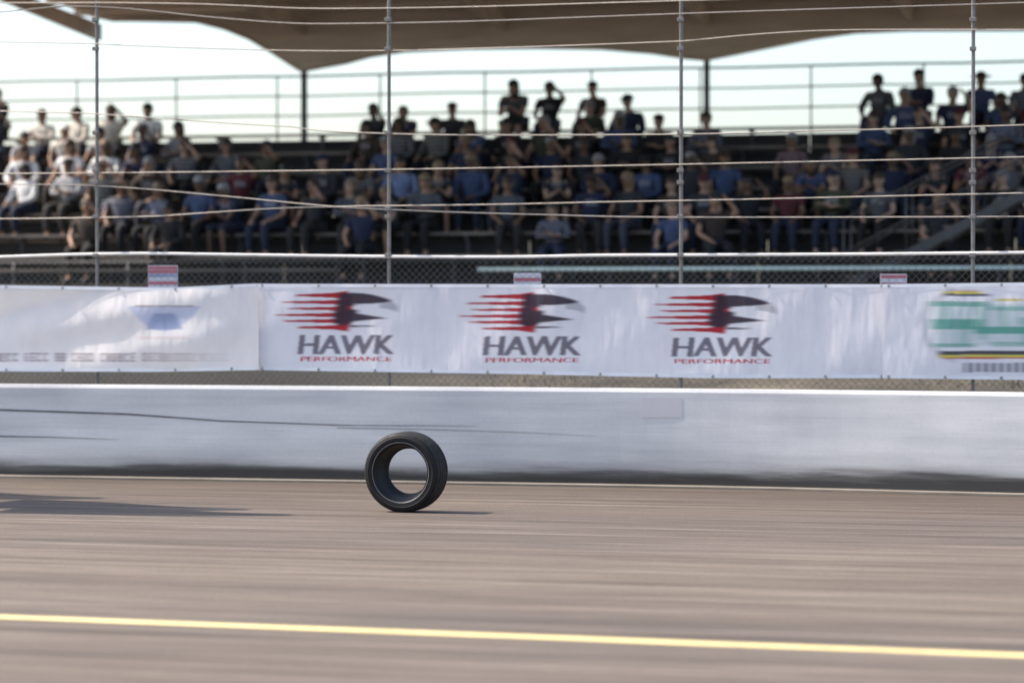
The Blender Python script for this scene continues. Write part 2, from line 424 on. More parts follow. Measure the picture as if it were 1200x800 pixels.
T_HAWK, T_PERF = text_tris('HAWK'), text_tris('PERFORMANCE')
RED, PLUM, GREY = (.42, .010, .022), (.030, .012, .028), (.11, .095, .13)
def hawk(col, X, Y, cx, dy, s):
    """streaked hawk-head mark, word and red line, as printed on the banner"""
    x = (X - cx) / s; y = (Y - dy - 365) / 1.0
    rows = [(-19, 3.4, -62), (-11, 2.3, -78), (-3.5, 2.2, -72), (4, 2.2, -86), (11, 2.4, -76), (18.5, 3.0, -60)]
    red = np.zeros_like(X)
    for ry, hw, xs in rows:
        t = np.clip((x - xs) / 62, 0, 1)                    # each feather widens to the right
        red = np.maximum(red, ((np.abs(y - ry) < hw * (.30 + .75 * t) + 2.2 * np.clip((x + 18) / 22, 0, 1)) & (x > xs) & (x < 6 - .25 * np.abs(y))).astype(float))
    col = over(col, blurx(red, 16), RED)
    dark = ((y > -22) & (y < -10 + .10 * (x + 10) - .0022 * (x + 10) ** 2) & (x > -12) & (x < 50)) & (y > -22 + .0045 * np.clip(x - 6, 0, 99) ** 2)
    dark |= (np.abs(y - 6.5 - .0016 * (x + 10) ** 2 * .3) < 7.0 - .125 * (x + 10)) & (x > -18) & (x < 46)
    dark |= (np.hypot((x + 7) / 1.2, y - 1) < 15) & (x > -14) & ~((np.abs(y + 4.5) < 2.0) & (x > 0))
    dark |= (np.abs(y - 17) < 1.3 - .03 * x) & (x > 0) & (x < 30)
    beak = (x > 36) & (x < 58) & (y > -16 + .02 * (x - 36) ** 2) & (y < -4 + .010 * (x - 36) ** 2)
    col = over(col, blurx(beak.astype(float), SOFT) * .45, GREY)
    col = over(col, blurx(dark.astype(float), 20) * .97, PLUM)
    col = over(col, blurx(raster(T_HAWK, X, Y, cx - 58 * s, cx + 52 * s, 392.5 + dy, 415 + dy, .12, 1.6).astype(float), 7) * .84, (.055, .04, .075))
    col = over(col, blurx(raster(T_PERF, X, Y, cx - 56 * s, cx + 50 * s, 417.8 + dy, 423 + dy, .1, .5).astype(float), SOFT // 3), (.50, .05, .06))
    return col
SOFT = 14

def banner(name, label, xa, xb, top, bot, wave, paint, dv=0.0, base=(.79, .765, .79)):
    step = .75; xs = np.arange(xa, xb + step, step); ny = 150
    tt = np.linspace(0, 1, ny)
    yt = np.interp(xs, *zip(*top)); yb = np.interp(xs, *zip(*bot))
    ker = np.ones(31) / 31
    yt = np.convolve(np.pad(yt, 15, 'edge'), ker, 'valid'); yb = np.convolve(np.pad(yb, 15, 'edge'), ker, 'valid')
    X = np.repeat(xs[None], ny, 0); Y = yt[None] + (yb - yt)[None] * tt[:, None]
    col = np.ones(X.shape + (3,)) * np.array(base)
    col = paint(col, X, Y)
    V = FV - .07 + dv + wave(X, Y)
    ca, sa = math.cos(R(YAW)), math.sin(R(YAW))
    t = (X - 600) / FP; U = (t * (26.9 + V * ca) - V * sa) / (ca + t * sa)
    D = 26.9 - U * sa + V * ca; Z = CH + (360 - Y) / FP * D
    vs = np.stack([U, V, Z], -1).reshape(-1, 3)
    nx = len(xs); idx = np.arange(ny * nx).reshape(ny, nx)
    fs = np.stack([idx[:-1, :-1], idx[1:, :-1], idx[1:, 1:], idx[:-1, 1:]], -1).reshape(-1, 4)
    me = bpy.data.meshes.new(name)
    me.vertices.add(len(vs)); me.vertices.foreach_set('co', vs.ravel())
    me.loops.add(fs.size); me.loops.foreach_set('vertex_index', fs.ravel().astype(np.int32))
    me.polygons.add(len(fs)); me.polygons.foreach_set('loop_start', np.arange(0, fs.size, 4, dtype=np.int32))
    me.update(calc_edges=True)
    at = me.color_attributes.new('print', 'FLOAT_COLOR', 'POINT')
    at.data.foreach_set('color', np.concatenate([col.reshape(-1, 3), np.ones((len(vs), 1))], 1).ravel())
    me.polygons.foreach_set('use_smooth', np.ones(len(fs), bool))
    me.materials.append(M['banner'])
    root = empty(name, tuple(F(0, 0, 0)), -R(YAW)); tag(root, label, 'banner', 'advertising banners on the fence')
    link('banner_cloth', me, None, root)
    # hem tape and eyelets
    for k, (yy, vv) in enumerate(((yt, V[0]), (yb, V[-1]))):
        mb = MB(); sel = range(0, nx, 6)
        pts = [(U[0 if k == 0 else -1][i], vv[i] - .003, Z[0 if k == 0 else -1][i]) for i in sel]
        q = []
        for p in pts: q += [p, (p[0], p[1] - .001, p[2] + (-.03 if k == 0 else .03))]
        mb.add(q, [(2 * i, 2 * i + 2, 2 * i + 3, 2 * i + 1) for i in range(len(pts) - 1)])
        mb.build('hem', M['hem'], root, True)
        for i in range(10, nx - 4, 88):
            mb = MB(); c = (U[0 if k == 0 else -1][i], vv[i] - .008, Z[0 if k == 0 else -1][i] + (-.016 if k == 0 else .016))
            ring = []
            for a in range(10):
                a = a * 2 * PI / 10
                ring.append((c[0] + .010 * math.cos(a), c[1], c[2] + .010 * math.sin(a)))
            mb.tube(ring + [ring[0], ring[1]], .003, 5, False); mb.build('eyelet', M['steel'], root, True)
            mb = MB(); mb.tube([c, (c[0] + .004, FV + .01, c[2] + (.03 if k == 0 else -.03))], .0022, 4); mb.build('cable_tie', M['darksteel'], root)
    return root

m, nt_, b_ = new_mat('banner_vinyl'); at = N(nt_, 'ShaderNodeAttribute', attribute_name='print')
vf = noise(nt_, coords(nt_, (1, 1, 1)), 7, 4); vc = noise(nt_, coords(nt_, (1.0, 1, .35)), 2.6, 3, .5)
bump(nt_, b_, vc, .8, .05)
nt_.links.new(mix(nt_, at.outputs['Color'], ramp(nt_, vf, [(.3, (.93, .93, .94)), (.7, (1, 1, 1))]), 1.0, 'MULTIPLY'), b_.inputs['Base Color'])
b_.inputs['Roughness'].default_value = .55
tr = N(nt_, 'ShaderNodeBsdfTranslucent'); nt_.links.new(at.outputs['Color'], tr.inputs[0])
mx = N(nt_, 'ShaderNodeMixShader'); mx.inputs[0].default_value = .18
nt_.links.new(b_.outputs[0], mx.inputs[1]); nt_.links.new(tr.outputs[0], mx.inputs[2])
nt_.links.new(mx.outputs[0], nt_.nodes['Material Output'].inputs[0]); M['banner'] = m
M['hem'] = simple('banner_hem', (.80, .80, .83), .6, 0, .06, 5)

def wave_main(X, Y):
    t = np.clip((Y - 332) / 106, 0, 1)
    return (.012 * np.sin(X / 58.0) * np.sin(PI * t) + .008 * np.sin(X / 23.0 + Y / 40) * np.sin(PI * t)
            + .006 * np.sin(X / 131.0 + 1) + .006 * np.exp(-((X % 114) - 57) ** 2 / 200.0) * (1 - t))
def paint_main(col, X, Y):
    for cx, dy, s in ((408, 0, 1.0), (626, 1.4, 1.02), (849, 2.8, 1.05)):
        col = hawk(col, X, Y, cx, dy, s)
    return col
banner('advertising_banner', 'white banner printed with three red streaked bird marks over the word HAWK', 300, 1036,
       [(300, 332.5), (600, 333), (1036, 333)], [(300, 433.5), (600, 438), (830, 443), (1036, 443)], wave_main, paint_main)

def wave_left(X, Y):
    t = np.clip((Y - 336) / 100, 0, 1)
    sag = (.050 * np.sin((X + 30) / 62.0 + .9 * np.sin(t * 2.4)) * np.sin(PI * t * .9 + .25)
           + .016 * np.sin((X * .55 + Y * 1.9) / 21.0) * np.sin(PI * t) + .009 * np.sin(X / 19.0 - Y / 13.0) * t)
    return -.05 + sag * np.clip((302 - X) / 60, 0, 1)
def paint_left(col, X, Y):
    blue, dk = (.36, .44, .66), (.16, .11, .14)
    for cx in (-120, 192):
        x = (X - cx); y = Y - 359 - .0010 * 0
        arc = (y > -1 + .0009 * x * x * -1 + 2) & (y < 26 - .016 * x * x + 3) & (np.abs(x) < 44)
        inner = (y > 8) & (y < 27) & (np.abs(x) < 22 - .5 * np.abs(y - 27))
        col = over(col, blurx(arc.astype(float), SOFT) * .6, blue)
        col = over(col, blurx(inner.astype(float), SOFT) * .7, (.20, .27, .46))
        col = over(col, blurx(((np.abs(y + .2) < 1.1) & (np.abs(x) < 34)).astype(float), SOFT) * .6, dk)
        col = over(col, blurx(((np.abs(Y - 396) < 2.2) & (np.abs(x) < 30)).astype(float), SOFT) * .22, (.45, .2, .2))
    # small printed line of wording along the lower edge, too small to read
    r = np.random.default_rng(3); line = np.zeros_like(X)
    x = -300.0
    while x < 262:
        wd = r.uniform(3.5, 6.5); g = r.uniform(1.5, 2.5) + (6 if r.random() < .16 else 0)
        k = r.integers(0, 4)
        ins = (X > x) & (X < x + wd)
        body = (Y > 413.5) & (Y < 423.5)
        hole = (X > x + 1.6) & (X < x + wd - (1.6 if k % 2 else 0)) & (Y > 415.5) & (Y < 421.5) & (np.abs(Y - 418.5) > (.8 if k > 1 else -1))
        line = np.maximum(line, (ins & body & ~hole).astype(float)); x += wd + g
    fade = np.clip((272 - X) / 120, .25, 1)
    return over(col, blurx(line, SOFT) * .8 * fade, (.13, .05, .07))
banner('advertising_banner', 'billowing white banner with pale blue emblem and a row of small dark lettering', -330, 303,
       [(-330, 338), (-100, 334), (0, 334), (120, 336), (200, 337), (303, 332)], [(-330, 432), (0, 435), (180, 435.5), (303, 433.5)],
       wave_left, paint_left, dv=-.02, base=(.85, .80, .77))
def wave_right(X, Y):
    t = np.clip((Y - 332) / 110, 0, 1)
    return -.012 + .014 * np.sin(X / 70.0 + 1) * np.sin(PI * t) + .007 * np.sin(X / 26.0) * t
def paint_right(col, X, Y):
    r = np.hypot((X - 1140) / 1.25, (Y - 381) / .95)
    col = over(col, blurx(((r > 43) & (r < 50) & (X < 1120)).astype(float), 22) * .35, (.22, .22, .27))
    cxs = 1255
    xx = X
    def bar(y0, y1, x0, x1, c, a=1.0, n=SOFT * 2):
        return over(col, blurx(((Y > y0) & (Y < y1) & (X > x0) & (X < x1)).astype(float), n) * a, c)
    T, K, Ye, Rd = (.035, .30, .215), (.035, .03, .04), (.62, .52, .06), (.50, .05, .03)
    col = bar(341.5, 344, 1104, 1150, Ye, .95); col = bar(340, 341.5, 1112, 1150, Rd, .5); col = bar(344, 347, 1106, 1160, K, .85)
    col = bar(350, 353, 1165, 1200, Ye, .8)
    # broad green wording, too soft to read: bands and stems
    for ya, yb, xa2, xb2, al in ((353, 359, 1090, 1160, .75), (359, 364, 1150, 1330, .55), (374, 386, 1090, 1152, .8), (383, 391, 1140, 1340, .85), (372, 380, 1196, 1330, .45), (402, 407, 1092, 1144, .7), (400, 406, 1160, 1330, .5)):
        col = bar(ya, yb, xa2, xb2, T, al, 40)
    col = bar(356, 404, 1094, 1345, (.10, .36, .30), .30, 44)
    for xs_, ya, yb in ((1100, 358, 380), (1124, 376, 404), (1146, 364, 398), (1170, 360, 388), (1196, 372, 404), (1218, 362, 404), (1247, 364, 390), (1272, 378, 404), (1300, 362, 404)):
        col = bar(ya, yb, xs_, xs_ + 11, T, .34, 26)
    col = bar(411, 415.5, 1100, 1440, K, .95); col = bar(415.5, 418.5, 1098, 1440, Ye, .95); col = bar(418.5, 420.3, 1104, 1440, Rd, .9)
    g = ((Y > 425) & (Y < 436) & (X > 1128) & (((X * 1.0) % 9) < 6.2)).astype(float)
    return over(col, blurx(g, SOFT) * .85, (.12, .12, .16))
banner('advertising_banner', 'white banner at right with tall green letters between yellow and black lines', 1034, 1440,
       [(1034, 333), (1200, 331), (1440, 329)], [(1034, 443), (1200, 445), (1440, 446)], wave_right, paint_right, dv=-.012, base=(.79, .77, .80))

# ------------------------------------------------------------------ the runaway wheel
def lathe(prof, n=128):
    """prof: (radius, w) with w along the axis; axis = local Y, centre at origin"""
    mb = MB(); k = len(prof)
    for i in range(n):
        a = 2 * PI * i / n
        for r, wd in prof: mb.v.append((r * math.cos(a), wd, r * math.sin(a)))
    for i in range(n):
        i2 = (i + 1) % n
        for j in range(k): 
            j2 = (j + 1) % k
            mb.f.append((i * k + j, i2 * k + j, i2 * k + j2, i * k + j2))
    return mb
def mat_tyre():
    m, nt, b = new_mat('black_tyre_rubber')
    v = coords(nt, (1, 1, 1)); f = noise(nt, v, 14, 5); f2 = noise(nt, v, 130, 3)
    nt.links.new(ramp(nt, f, [(.3, (.007, .007, .008)), (.7, (.013, .012, .012))]), b.inputs['Base Color'])
    nt.links.new(ramp(nt, f, [(.3, (.50,) * 3), (.7, (.68,) * 3)]), b.inputs['Roughness']); b.inputs['Specular IOR Level'].default_value = .28
    bump(nt, b, f2, .15, .002); return m
M['tyre'] = mat_tyre()
m, nt_, b_ = new_mat('scuffed_tread_rubber')
tcn = N(nt_, 'ShaderNodeTexCoord'); f = noise(nt_, coords(nt_, (3, 1, 3)), 9, 5, .65)
nt_.links.new(ramp(nt_, f, [(.3, (.012, .011, .011)), (.6, (.028, .025, .022)), (.8, (.06, .052, .044))]), b_.inputs['Base Color'])
b_.inputs['Roughness'].default_value = .72; b_.inputs['Specular IOR Level'].default_value = .3; M['tread'] = m
M['barrel'] = simple('black_rim_barrel', (.014, .014, .014), .6, .2, .25, 12)
M['lip'] = simple('bare_alloy_lip', (.20, .205, .22), .5, .7, .1, 20)
RO = .3127
wheel = empty('loose_wheel', ((476 - 600) / 150.0, 23.33, 0.004), 0)
tag(wheel, 'loose black racing wheel with open centre rolling upright across the asphalt', 'wheel')
ax = empty  # noqa
def wpart(name, mb, mat, parent=wheel, smooth=True):
    o = mb.build(name, mat, parent, smooth); return o
# carcass: outer sidewalls, shoulders and hollow inside
side = [(.236, -.1040), (.240, -.1085), (.250, -.1100), (.2515, -.1115), (.2535, -.1115), (.255, -.1105), (.268, -.1130), (.2695, -.1142), (.2712, -.1142), (.2725, -.1130),
        (.285, -.1115), (.294, -.1080), (.3005, -.1030), (.3050, -.0960)]
inner = [(.298, -.085), (.270, -.102), (.243, -.098)]
prof = [(r, a) for r, a in side] + [(.300, -.086)] + [(.300, .086)] + [(r, -a) for r, a in side[::-1]] + [(r, -a) for r, a in inner[::-1]] + inner
tyre = wpart('tyre', lathe(prof), M['tyre'])
# tread: four ribs and cross-cut blocks on the outer ribs
tr_ = []
grooves = [-.058, -.020, .020, .058]; ww = .0055; lo = RO - .008
tp = [(.3045, -.0965), (.3085, -.091)]
cur = -.088
for g in grooves:
    tp += [(RO - .0035 * (abs(cur) / .09) ** 2, cur), (RO - .0035 * (abs(g) / .09) ** 2, g - ww), (lo, g - ww + .001), (lo, g + ww - .001)]; cur = g + ww
tp += [(RO - .0002, cur), (RO - .0035, .088), (.3085, .091), (.3045, .0965), (.2995, .090), (.2995, -.090)]
wpart('tread', lathe(tp, 180), M['tread'], tyre, False)
mb = MB()
for i in range(68):                                                   # shoulder lugs
    a = 2 * PI * i / 68
    for s_ in (-1, 1):
        pts = []
        for da, wv, rr in ((-.022, .068, RO - .0022), (.022, .070, RO - .0022), (.022, .100, .3045), (-.022, .098, .3045)):
            for rad in (rr - .004, rr + .0016):
                pts.append((rad * math.cos(a + da), s_ * wv, rad * math.sin(a + da)))
        mb.add(pts, [(0, 2, 4, 6), (1, 7, 5, 3), (0, 1, 3, 2), (2, 3, 5, 4), (4, 5, 7, 6), (6, 7, 1, 0)])
o = wpart('shoulder_lugs', mb, M['tread'], tyre, False); o['kind'] = 'stuff'
# rim barrel left inside the tyre, centre gone
bp = [(.2360, -.1045), (.2375, -.1075), (.2350, -.1095), (.2290, -.1085), (.2265, -.100), (.2235, -.092), (.2180, -.086), (.2130, -.084), (.2110, -.060), (.2080, -.055), (.2060, -.020),
      (.2030, -.016), (.1990, .018), (.1930, .024), (.1860, .046), (.1790, .050), (.1760, .060), (.1765, .070), (.190, .080), (.222, .088), (.232, .100), (.2375, .105)]
bo = [(.2330, .108), (.2280, .098), (.224, .092), (.215, .088), (.200, .078), (.192, .060), (.215, -.050), (.228, -.086)]
barrel = wpart('rim_barrel', lathe([(r, a) for r, a in bp] + [(.240, .103), (.234, .094), (.205, .086), (.196, .066), (.206, .030), (.214, -.010), (.222, -.070), (.229, -.094)]), M['barrel'])
wpart('rim_lip', lathe([(.2325, -.1096), (.2350, -.1112), (.2385, -.1100), (.2385, -.1085), (.2350, -.1092)]), M['lip'], barrel)
mb = MB(); mb.tube([(.196, -.03, 0), (.186, -.034, 0), (.166, -.04, 0)], .0035, 8); v_ = wpart('valve_stem', mb, M['tyre'], barrel); v_.rotation_euler = (0, R(205), 0)
for o in (tyre, barrel):
    o.rotation_euler = (R(1.0), 0, R(-19.4)); o.location = (0, 0, RO); o.scale = (1, 1.14, 1)

# ------------------------------------------------------------------ earth bank and grass behind the fence
rb = random.Random(5)
mb = MB(); nu, nv = 90, 16
for i in range(nu + 1):
    u = -22 + 44 * i / nu
    for j in range(nv + 1):
        v = .95 + j * .62
        z = .02 + 1.0 * math.exp(-((v - 5.2) / 2.2) ** 2) * (1 + .10 * math.sin(u * .9)) + .05 * math.sin(u * 3.1 + v * 2) + rb.uniform(-.03, .03)
        p = F(u, v, max(z, -.05) if 0 < j < nv else -.1); mb.v.append(tuple(p))
for i in range(nu):
    for j in range(nv): mb.f.append((i * (nv + 1) + j, (i + 1) * (nv + 1) + j, (i + 1) * (nv + 1) + j + 1, i * (nv + 1) + j + 1))
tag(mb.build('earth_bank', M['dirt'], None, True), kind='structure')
mb = MB()
for i in range(9000):
    u = rb.uniform(-9, 9); v = rb.gauss(4.6, 1.5)
    if v < 1.0: continue
    if u < -1 + rb.uniform(-.6, .6): continue
    z = 1.0 * math.exp(-((v - 5.2) / 2.2) ** 2) - .03; p = F(u, v, z)
    h = rb.uniform(.05, .16); a = rb.uniform(0, PI); wx, wy = math.cos(a) * .008, math.sin(a) * .008; lx, ly = rb.uniform(-.05, .05), rb.uniform(-.05, .05)
    mb.add([(p.x - wx, p.y - wy, p.z), (p.x + wx, p.y + wy, p.z), (p.x + lx, p.y + ly, p.z + h)], [(0, 1, 2)])
tag(mb.build('dry_grass', M['grassblade']), 'short dry grass on the bank behind the fence', 'grass', kind='stuff')

# ------------------------------------------------------------------ grandstand
DG = 43.7
G, gx, gz = frame(YAW, DG)
NR = 7
def rowv(k): return .8 * (6 - k)
def rowz(k): return 2.37 + .35 * (6 - k)                  # height of the seat
stand = empty('grandstand', tuple(G(0, 0, 0)), -R(YAW))
tag(stand, 'open terraced grandstand with weathered plank benches behind the fence', 'grandstand')
def pmesh(name, L_, w_, h_, mat, bev=.006):
    mb = MB(); mb.box(-L_ / 2, L_ / 2, -w_ / 2, w_ / 2, -h_ / 2, h_ / 2); me = mb.mesh(name, False, bev); me.materials.append(mat); return me
PL = 3.6
seat_me = pmesh('seat_plank', PL - .012, .135, .04, M['plank'])
foot_me = pmesh('footboard', PL - .012, .188, .04, M['footboard'])
riser_me = pmesh('riser_board', PL - .012, .022, .33, M['riser'], .003)
brk = MB(); brk.box(-.025, .025, -.12, .12, -.05, -.0); brk.box(-.02, .02, -.02, .02, -.385, -.05)
brk_me = brk.mesh('bench_bracket'); brk_me.materials.append(M['darksteel'])
U0, NP = -14.4, 8
for k in range(NR):
    for q in range(NP):
        uc = U0 + PL * (q + .5)
        for dv_ in (-.075, .075):
            o = link('seat_plank', seat_me, None, stand); o.location = (uc, rowv(k) + .05 + dv_, rowz(k) - .02 + rb.uniform(-.002, .002))
        for dv_ in (-.44, -.24, -.04, .16):
            o = link('footboard', foot_me, None, stand); o.location = (uc, rowv(k) + dv_ - .015, rowz(k) - .45 + rb.uniform(-.003, .003))
        o = link('riser_board', riser_me, None, stand); o.location = (uc, rowv(k) + .256, rowz(k) - .45 + .19)
        if True:
            o = link('bench_bracket', brk_me, None, stand); o.location = (uc - .9, rowv(k) + .05, rowz(k) - .042)
            o = link('bench_bracket', brk_me, None, stand); o.location = (uc + .9, rowv(k) + .05, rowz(k) - .042)
# skirt boards under the front row
zf0 = rowz(6) - .47
sk_me = MB(); sk_me.box(-.119, .119, -.012, .012, 0, zf0 - .03); sk_me = sk_me.mesh('skirt_board', False, .004); sk_me.materials.append(M['skirt'])
for i in range(112):
    o = link('skirt_board', sk_me, None, stand); o.location = (U0 + .13 + i * .257, -.56 + rb.uniform(-.004, .004), rb.uniform(-.01, .01))
# back legs and cross braces below the terrace
for u in np.arange(U0, U0 + PL * NP + .1, 3.6):
    mb = MB(); mb.tube([(u, 5.05, 0), (u, 5.05, rowz(0) - .5)], .05, 8); mb.build('rear_leg', M['darksteel'], stand, True)
    mb = MB(); mb.tube([(u, -.42, 1.4), (u, 5.0, rowz(0) - .55)], .05, 6); mb.build('rake_beam', M['darksteel'], stand, True)
# rear guard rail: three rails and posts against the sky
for zz, r_ in ((5.46, .021), (5.13, .016), (4.80, .016)):
    mb = MB(); n = 24
    mb.tube([(U0 + PL * NP * i / n, 5.18, zz + .008 * math.sin(i * 2.1)) for i in range(n + 1)], r_, 6); mb.build('guard_rail', M['darksteel'], stand, True)
for i in range(17):
    mb = MB(); mb.tube([(U0 + i * 1.8, 5.18, rowz(0) - .5), (U0 + i * 1.8, 5.18, 5.46)], .016, 6); mb.build('guard_rail_post', M['darksteel'], stand, True)
# front walkway and rail
mb = MB(); mb.box(U0, U0 + PL * NP, -1.55, -.575, zf0 - .06, zf0 - .01); mb.build('walkway_deck', M['footboard'], stand, bevel=.005)
for i in range(17):
    mb = MB(); mb.tube([(U0 + i * 1.8, -1.50, 0), (U0 + i * 1.8, -1.50, zf0 + .36)], .018, 6); mb.build('front_rail_post', M['darksteel'], stand, True)
mb = MB(); mb.tube([(gx(560, -1.5), -1.5, zf0 + .235), (gx(900, -1.5), -1.5, zf0 + .235), (U0 + PL * NP, -1.5, zf0 + .235)], .028, 8); mb.build('front_rail', M['tealrail'], stand, True)
mb = MB(); mb.tube([(U0, -1.5, zf0 + .235), (gx(395, -1.5), -1.5, zf0 + .235)], .018, 8); mb.build('front_rail', M['plank'], stand, True)
mb = MB(); mb.tube([(U0, -1.5, zf0 + .36), (U0 + PL * NP, -1.5, zf0 + .36)], .014, 8); mb.build('front_rail', M['darksteel'], stand, True)

# access stair along the front at the right, rising to the right
stair = empty('access_stair', tuple(G(0, 0, 0)), -R(YAW))
tag(stair, 'dark steel access stair rising to the right along the front of the grandstand', 'stair')
ua, ub = gx(985, -1.0), gx(1215, -1.0)
za, zb = zf0, zf0 + 1.35
for dv_ in (-1.42, -.70):
    mb = MB(); mb.add([(ua, dv_, za - .02), (ua + .25, dv_, za - .02), (ub, dv_, zb - .12), (ub, dv_, zb + .05), (ua, dv_ + .03, za - .02), (ua + .25, dv_ + .03, za - .02), (ub, dv_ + .03, zb - .12), (ub, dv_ + .03, zb + .05)],
                      [(0, 1, 2, 3), (4, 7, 6, 5), (0, 4, 5, 1), (1, 5, 6, 2), (2, 6, 7, 3), (3, 7, 4, 0)]); mb.build('stringer', M['darksteel'], stair)
    for hh in (.45, .9):
        mb = MB(); mb.tube([(ua + .1, dv_ + .015, za + hh), (ub, dv_ + .015, zb + hh), (ub + .6, dv_ + .015, zb + hh)], .016, 6); mb.build('handrail', M['darksteel'], stair, True)
    for q in range(4):
        t = q / 3; uu = ua + .1 + (ub - ua - .12) * t
        mb = MB(); mb.tube([(uu, dv_ + .015, za + (zb - za) * t - .02), (uu, dv_ + .015, za + (zb - za) * t + .9)], .014, 6); mb.build('baluster', M['darksteel'], stair, True)
for q in range(8):
    t = (q + .5) / 8; mb = MB(); uu = ua + .1 + (ub - ua) * t; zz = za + (zb - za) * (q + 1) / 8 - .03
    mb.box(uu - .16, uu + .16, -1.385, -.705, zz - .03, zz); mb.build('tread', M['footboard'], stair)
mb = MB(); mb.box(ub + .02, ub + .9, -1.42, -.70, zb - .04, zb); mb.build('landing', M['footboard'], stair)
for uu in (ub + .1, ub + .85):
    mb = MB(); mb.tube([(uu, -1.0, 0), (uu, -1.0, zb - .04)], .04, 8); mb.build('landing_post', M['darksteel'], stair, True)

# ------------------------------------------------------------------ canopy roof with scalloped rear beam
VB = 5.9
roof = empty('canopy_roof', tuple(G(0, 0, 0)), -R(YAW))
tag(roof, 'brown grandstand canopy roof with shallow arched rear beam against the sky', 'roof')
out = [(104, 10), (126, 25), (150, 25), (224, 26.5), (262, 36), (292, 48), (322, 66), (350, 84), (372, 80), (400, 75), (430, 67), (470, 61), (540, 58), (620, 57),
       (700, 58), (760, 63), (800, 69), (824, 71), (850, 66), (900, 56), (950, 46), (1000, 39), (1060, 36.5), (1200, 36), (1260, 40), (1330, 55), (1400, 80), (1430, 84), (1480, 70), (1560, 60)]
ZT = 6.62
pts = [(gx(x, VB), gz(x, y, VB)) for x, y in out]
mb = MB(); n = len(pts)
vs = [(u, VB, z) for u, z in pts] + [(u, VB, ZT) for u, z in pts] + [(u, VB + .25, z) for u, z in pts] + [(u, VB + .25, ZT) for u, z in pts]
fs = []
for i in range(n - 1):
    fs += [(i, i + 1, n + i + 1, n + i), (2 * n + i, 3 * n + i, 3 * n + i + 1, 2 * n + i + 1), (i, 2 * n + i, 2 * n + i + 1, i + 1), (n + i, n + i + 1, 3 * n + i + 1, 3 * n + i)]
fs += [(0, n, 3 * n, 2 * n), (n - 1, 3 * n - 1, 4 * n - 1, 2 * n - 1)]
mb.add(vs, fs); mb.build('arched_beam', M['beam'], roof)
# trim moulding following the arch
mb = MB(); mb.tube([(u, VB - .02, z + .03) for u, z in pts[1:]], .028, 6); mb.build('beam_trim', M['purlin'], roof, True)
uL, uR = gx(112, VB), pts[-1][0]; VF = -3.2
def rz_(v): return ZT - .03 + (VB - v) * .055
bw = .30; nb = int((VB - VF) / bw)
sof_me = {}
for i in range(nb):
    v = VB - .03 - bw * (i + .5)
    for q in range(4):
        Lq = (uR - uL) / 4
        key = 'b'
        if key not in sof_me:
            mm = MB(); mm.box(-Lq / 2 + .006, Lq / 2 - .006, -bw / 2 + .008, bw / 2 - .008, 0, .03); sof_me[key] = mm.mesh('roof_board', False, .004); sof_me[key].materials.append(M['soffit'])
        o = link('roof_board', sof_me[key], None, roof); o.location = (uL + Lq * (q + .5), v, rz_(v) + rb.uniform(-.004, .004)); o.rotation_euler = (-math.atan(.055), 0, 0)
mb = MB(); mb.add([(uL - .1, VB + .3, rz_(VB + .3) + .06), (uR + .1, VB + .3, rz_(VB + .3) + .06), (uR + .1, VF - .1, rz_(VF - .1) + .06), (uL - .1, VF - .1, rz_(VF - .1) + .06)] +
                  [(uL - .1, VB + .3, rz_(VB + .3) + .12), (uR + .1, VB + .3, rz_(VB + .3) + .12), (uR + .1, VF - .1, rz_(VF - .1) + .12), (uL - .1, VF - .1, rz_(VF - .1) + .12)],
                  [(0, 1, 2, 3), (4, 7, 6, 5), (0, 4, 5, 1), (1, 5, 6, 2), (2, 6, 7, 3), (3, 7, 4, 0)]); mb.build('roof_sheet', M['darksteel'], roof)
for i, v in enumerate(np.arange(VB - .9, VF, -1.2)):
    mb = MB(); z = rz_(v); mb.box(uL, uR, v - .03, v + .03, z - .10, z - .004); mb.build('purlin', M['purlin'], roof, bevel=.004)
for x in (350, 824, 1298):
    u = gx(x, VB); mb = MB(); mb.box(u - .045, u + .045, VB + .26, VB + .35, 0, ZT); mb.build('column', M['darksteel'], roof, bevel=.006)
for x in (112, 350, 587, 824, 1061, 1298):
    u = gx(x, VB) + .04; mb = MB()
    mb.add([(u, VB - .01, ZT - .42), (u, VF, rz_(VF) - .26), (u, VF, rz_(VF) - .11), (u, VB - .01, rz_(VB) - .11)] + [(u + .09, VB - .01, ZT - .42), (u + .09, VF, rz_(VF) - .26), (u + .09, VF, rz_(VF) - .11), (u + .09, VB - .01, rz_(VB) - .11)],
           [(0, 1, 2, 3), (4, 7, 6, 5), (0, 4, 5, 1), (1, 5, 6, 2), (2, 6, 7, 3), (3, 7, 4, 0)]); mb.build('rafter', M['beam'], roof)

# ------------------------------------------------------------------ people
def skin_mesh(name, verts, edges, radii, sub=1):
    me = bpy.data.meshes.new(name); me.from_pydata(verts, edges, [])
    ob = bpy.data.objects.new(name, me); C.objects.link(ob)
    md = ob.modifiers.new('s', 'SKIN'); md.use_smooth_shade = True; md.branch_smoothing = .3
    if not me.skin_vertices:
        raise RuntimeError('no skin layer')
    for i, r in enumerate(radii):
        sv = me.skin_vertices[0].data[i]; sv.radius = r if isinstance(r, tuple) else (r, r); sv.use_root = (i == 0)
    s = ob.modifiers.new('u', 'SUBSURF'); s.levels = sub; s.render_levels = sub
    dg = bpy.context.evaluated_depsgraph_get(); out = bpy.data.meshes.new_from_object(ob.evaluated_get(dg)); out.name = name
    bpy.data.objects.remove(ob); out.polygons.foreach_set('use_smooth', [True] * len(out.polygons)); return out

